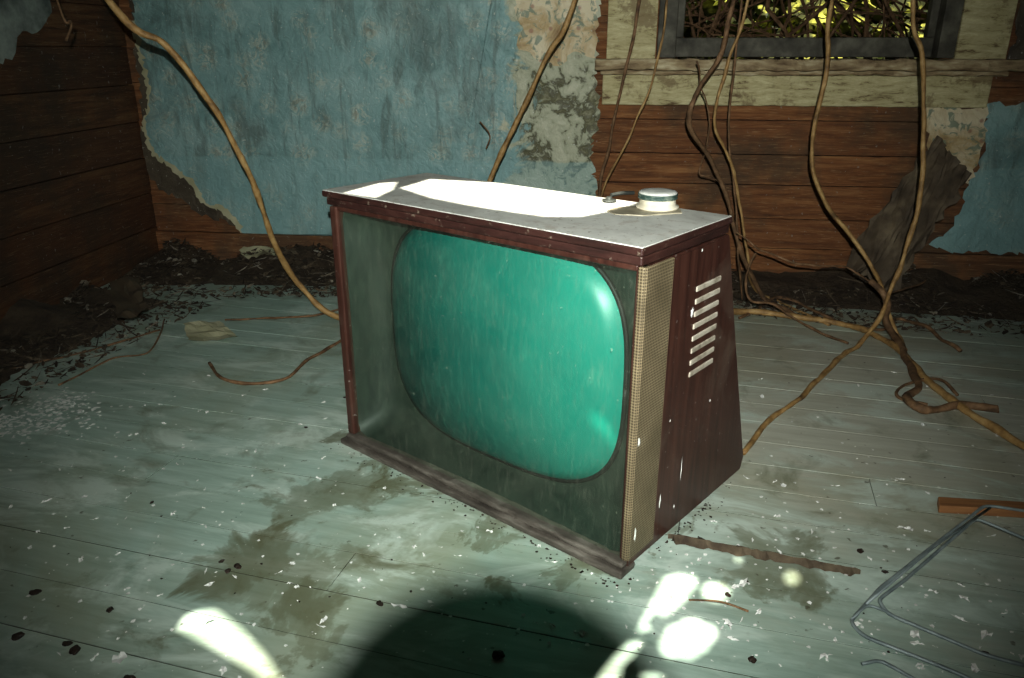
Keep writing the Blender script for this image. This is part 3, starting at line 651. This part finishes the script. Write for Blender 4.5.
for i in range(N+1):
    t=i/N; c=A0+dirv*t; w=.018*(.5+abs(mnoise.noise(Vector((t*9,0,0)))))*(1 if .03<t<.97 else .3)
    rowa.append(bm.verts.new(c+perp*(w+U(-.003,.003))+Vector((0,0,.001)))); rowb.append(bm.verts.new(c+Vector((0,0,.009+U(0,.004))))); rowc.append(bm.verts.new(c-perp*(w+U(-.003,.003))+Vector((0,0,.001))))
for i in range(N):
    bm.faces.new((rowa[i],rowa[i+1],rowb[i+1],rowb[i])); bm.faces.new((rowb[i],rowb[i+1],rowc[i+1],rowc[i]))
o=mkobj("bark_strip",bm,simple("bark_strip",(.05,.035,.022),(.14,.11,.07),30,.85)); top(o,"flat weathered strip of bark on floor beside television","bark strip")
a=on_z(938,513); b_=on_z(1050,520); bm=nbm(); L=(b_-a).length; box(bm,0,L,0,.036,0,.018,None,.002)
for v in bm.verts:
    if v.co.x<.01: v.co.x+=v.co.y*.3
o=mkobj("wood_lath",bm,M_STICK,loc=(a.x,a.y,0.0),rotz=math.atan2(b_.y-a.y,b_.x-a.x)); top(o,"short orange-brown wooden lath lying on the floor","wood lath")
# bent wire rack: straight rods with tight corners
bm=nbm()
def corner(pts,r=.018):
    out=[pts[0]]
    for a,b_,c in zip(pts,pts[1:],pts[2:]):
        u=(a-b_).normalized(); w_=(c-b_).normalized(); rr=min(r,(a-b_).length*.4,(c-b_).length*.4)
        for k in range(5):
            t=k/4; out.append((b_+u*rr)*(1-t)**2+b_*2*t*(1-t)+(b_+w_*rr)*t*t)
    return out+[pts[-1]]
def wz(l): return corner([on_z(x,y,z) for x,y,z in l])
tube(bm,wz([(1060,516,.022),(985,505,.022),(880,588,.008),(850,622,.004),(863,636,.004),(945,668,.004),(1000,692,.004)]),.0032,8,smoothpath=False)
tube(bm,wz([(1040,545,.022),(976,518,.021),(905,580,.016),(878,600,.012),(888,614,.006),(985,655,.004),(1050,672,.004)]),.0032,8,smoothpath=False)
tube(bm,wz([(990,508,.026),(935,546,.022),(866,604,.010)]),.0024,8,smoothpath=False)
tube(bm,wz([(851,620,.005),(868,604,.01),(888,612,.008)]),.0024,8,smoothpath=False)
tube(bm,wz([(862,664,.004),(880,660,.004),(925,685,.004)]),.0028,8,smoothpath=False)
o=mkobj("wire_rack",bm,M_WIRE,smooth=True); top(o,"bent grey-blue wire rack lying on the floor","wire rack")

# ------------------------------------------------------------------ outside
bm=nbm(True); L=bm.verts.layers.float_color["rnd"]
for i in range(5500):
    s=U(1.2,5.4); dd=U(.6,2.4); z=U(.5,2.6); p=W(s,dd,z); l=U(.02,.055)
    rot=Matrix.Rotation(U(0,6.28),3,'Z')@Matrix.Rotation(U(0,3.1),3,'X')@Matrix.Rotation(U(0,3.1),3,'Y'); c=R()**2.2
    vs=[]
    for q in ((-l/2,0,0),(0,l*.28,.004),(l/2,0,0),(0,-l*.28,.004)):
        v=bm.verts.new(p+rot@Vector(q)); v[L]=(c,c,c,1); vs.append(v)
    bm.faces.new(vs)
me=bpy.data.meshes.new("foliage"); bm.to_mesh(me); bm.free(); me.materials.append(M_LEAF); o=bpy.data.objects.new("shrub_foliage",me); COL.objects.link(o); o["kind"]="stuff"; top(o,"dense yellow-green shrub foliage outside the window","shrub")
bm=nbm(); nx,nzz=110,60; g=[]
for i in range(nx+1):
    row=[]
    for j in range(nzz+1):
        s=-1+9*i/nx; z=-.2+3.6*j/nzz; p=Vector((s,3.2,z)); dd=3.2+.5*mnoise.noise(p*1.4)+.25*mnoise.noise(p*6)+U(-.08,.08)
        row.append(bm.verts.new((s,dd,z)))
    g.append(row)
for i in range(nx):
    for j in range(nzz): bm.faces.new((g[i][j],g[i+1][j],g[i+1][j+1],g[i][j+1]))
o=mkobj("hedge",bm,simple("hedge_leaves",(.012,.015,.003),(.05,.055,.009),7,.8,c3=(.60,.60,.12)),loc=O,rotz=RA); o["kind"]="stuff"; top(o,"dark green and yellow hedge outside the window","hedge")
bm=nbm()
for i in range(120):
    s=U(1.5,4.4); dd=U(.42,1.5); p0=W(s,dd,0); sl=U(-.3,.3); pts=[p0+E1*(sl*k+U(-.08,.08))+Vector((0,U(-.05,.05),.42*k)) for k in range(6)]
    tube(bm,pts,U(.003,.010),6,4,.04)
for i in range(30):
    s=U(1.6,3.0); z=U(.85,1.4); dz=U(-.15,.15); pts=[W(s+.3*k,U(.45,.75),z+dz*k+U(-.04,.04)) for k in range(5)]; tube(bm,pts,U(.002,.006),6,4,.04)
o=mkobj("shrub_stems",bm,M_VDK); o["kind"]="stuff"; top(o,"tangle of bare brown shrub stems outside the window","shrub stems")
bm=nbm(); box(bm,-6,10,.05,14,-.25,-.2); struct(mkobj("ground",bm,simple("earth",(.05,.05,.02),(.1,.12,.04),3,.9),loc=O,rotz=RA))

# ------------------------------------------------------------------ unseen camera with flash, added to cast the lens shadow; tripod made up
tr=bpy.data.objects.new("shadow_camera_rig",None); COL.objects.link(tr); tr.location=(0,-.08,0); top(tr,"unseen black camera with flash on a made-up tripod, added to cast lens shadow","unseen shadow caster")
def c2w(r,u,f): return CP+Vector((r,0,0))+UP*u+FW*f-tr.location
bm=nbm(); n=32; rr=[]
for (r,f) in ((.0308,-.045),(.0308,.020),(.0282,.020),(.0282,-.045)):
    rr.append([bm.verts.new(c2w(r*math.cos(2*math.pi*k/n),r*math.sin(2*math.pi*k/n),f)) for k in range(n)])
for i in range(4):
    a,b_=rr[i],rr[(i+1)%4]
    for k in range(n): bm.faces.new((a[k],a[(k+1)%n],b_[(k+1)%n],b_[k]))
mkobj("lens_barrel",bm,M_BLACK,tr)
def cbox(name,r0,r1,u0,u1,f0,f1):
    bm=nbm(); box(bm,r0,r1,u0,u1,f0,f1,None,.004)
    for v in bm.verts: v.co=c2w(*v.co)
    mkobj(name,bm,M_BLACK,tr)
cbox("camera_body",-.065,.065,-.045,.034,-.13,-.046)
cbox("flash_head",-.03,.03,.060,.095,-.160,-.130)
cbox("flash_arm",-.012,.012,.030,.062,-.155,-.125)
for ang in (90,210,330):
    a=math.radians(ang); bm=nbm()
    tube(bm,[c2w(0,-.05,-.09),Vector((.32*math.cos(a),.32*math.sin(a)*.9-.02,.01))],.010,8,4,smoothpath=False); mkobj("leg",bm,M_BLACK,tr)

# ------------------------------------------------------------------ lights
ld=bpy.data.lights.new("Flash",'SPOT'); lo=bpy.data.objects.new("Flash",ld); COL.objects.link(lo)
lo.location=CP+UP*.0765-FW*.118+Vector((.003,0,0)); lo.rotation_euler=(math.pi/2-math.radians(16),0,0)
ld.energy=175; ld.spot_size=math.radians(87); ld.spot_blend=1.0; ld.shadow_soft_size=.0045; ld.color=(.98,1.0,.97)
sd=bpy.data.lights.new("Sun",'SUN'); so=bpy.data.objects.new("Sun",sd); COL.objects.link(so); so.rotation_euler=SUN.to_track_quat('-Z','Y').to_euler()
sd.energy=9; sd.angle=math.radians(.38); sd.color=(1,.95,.84)
w=bpy.data.worlds.new("World"); scene.world=w; w.use_nodes=True; bg=w.node_tree.nodes["Background"]; bg.inputs[0].default_value=(.80,.92,.88,1); bg.inputs[1].default_value=.03
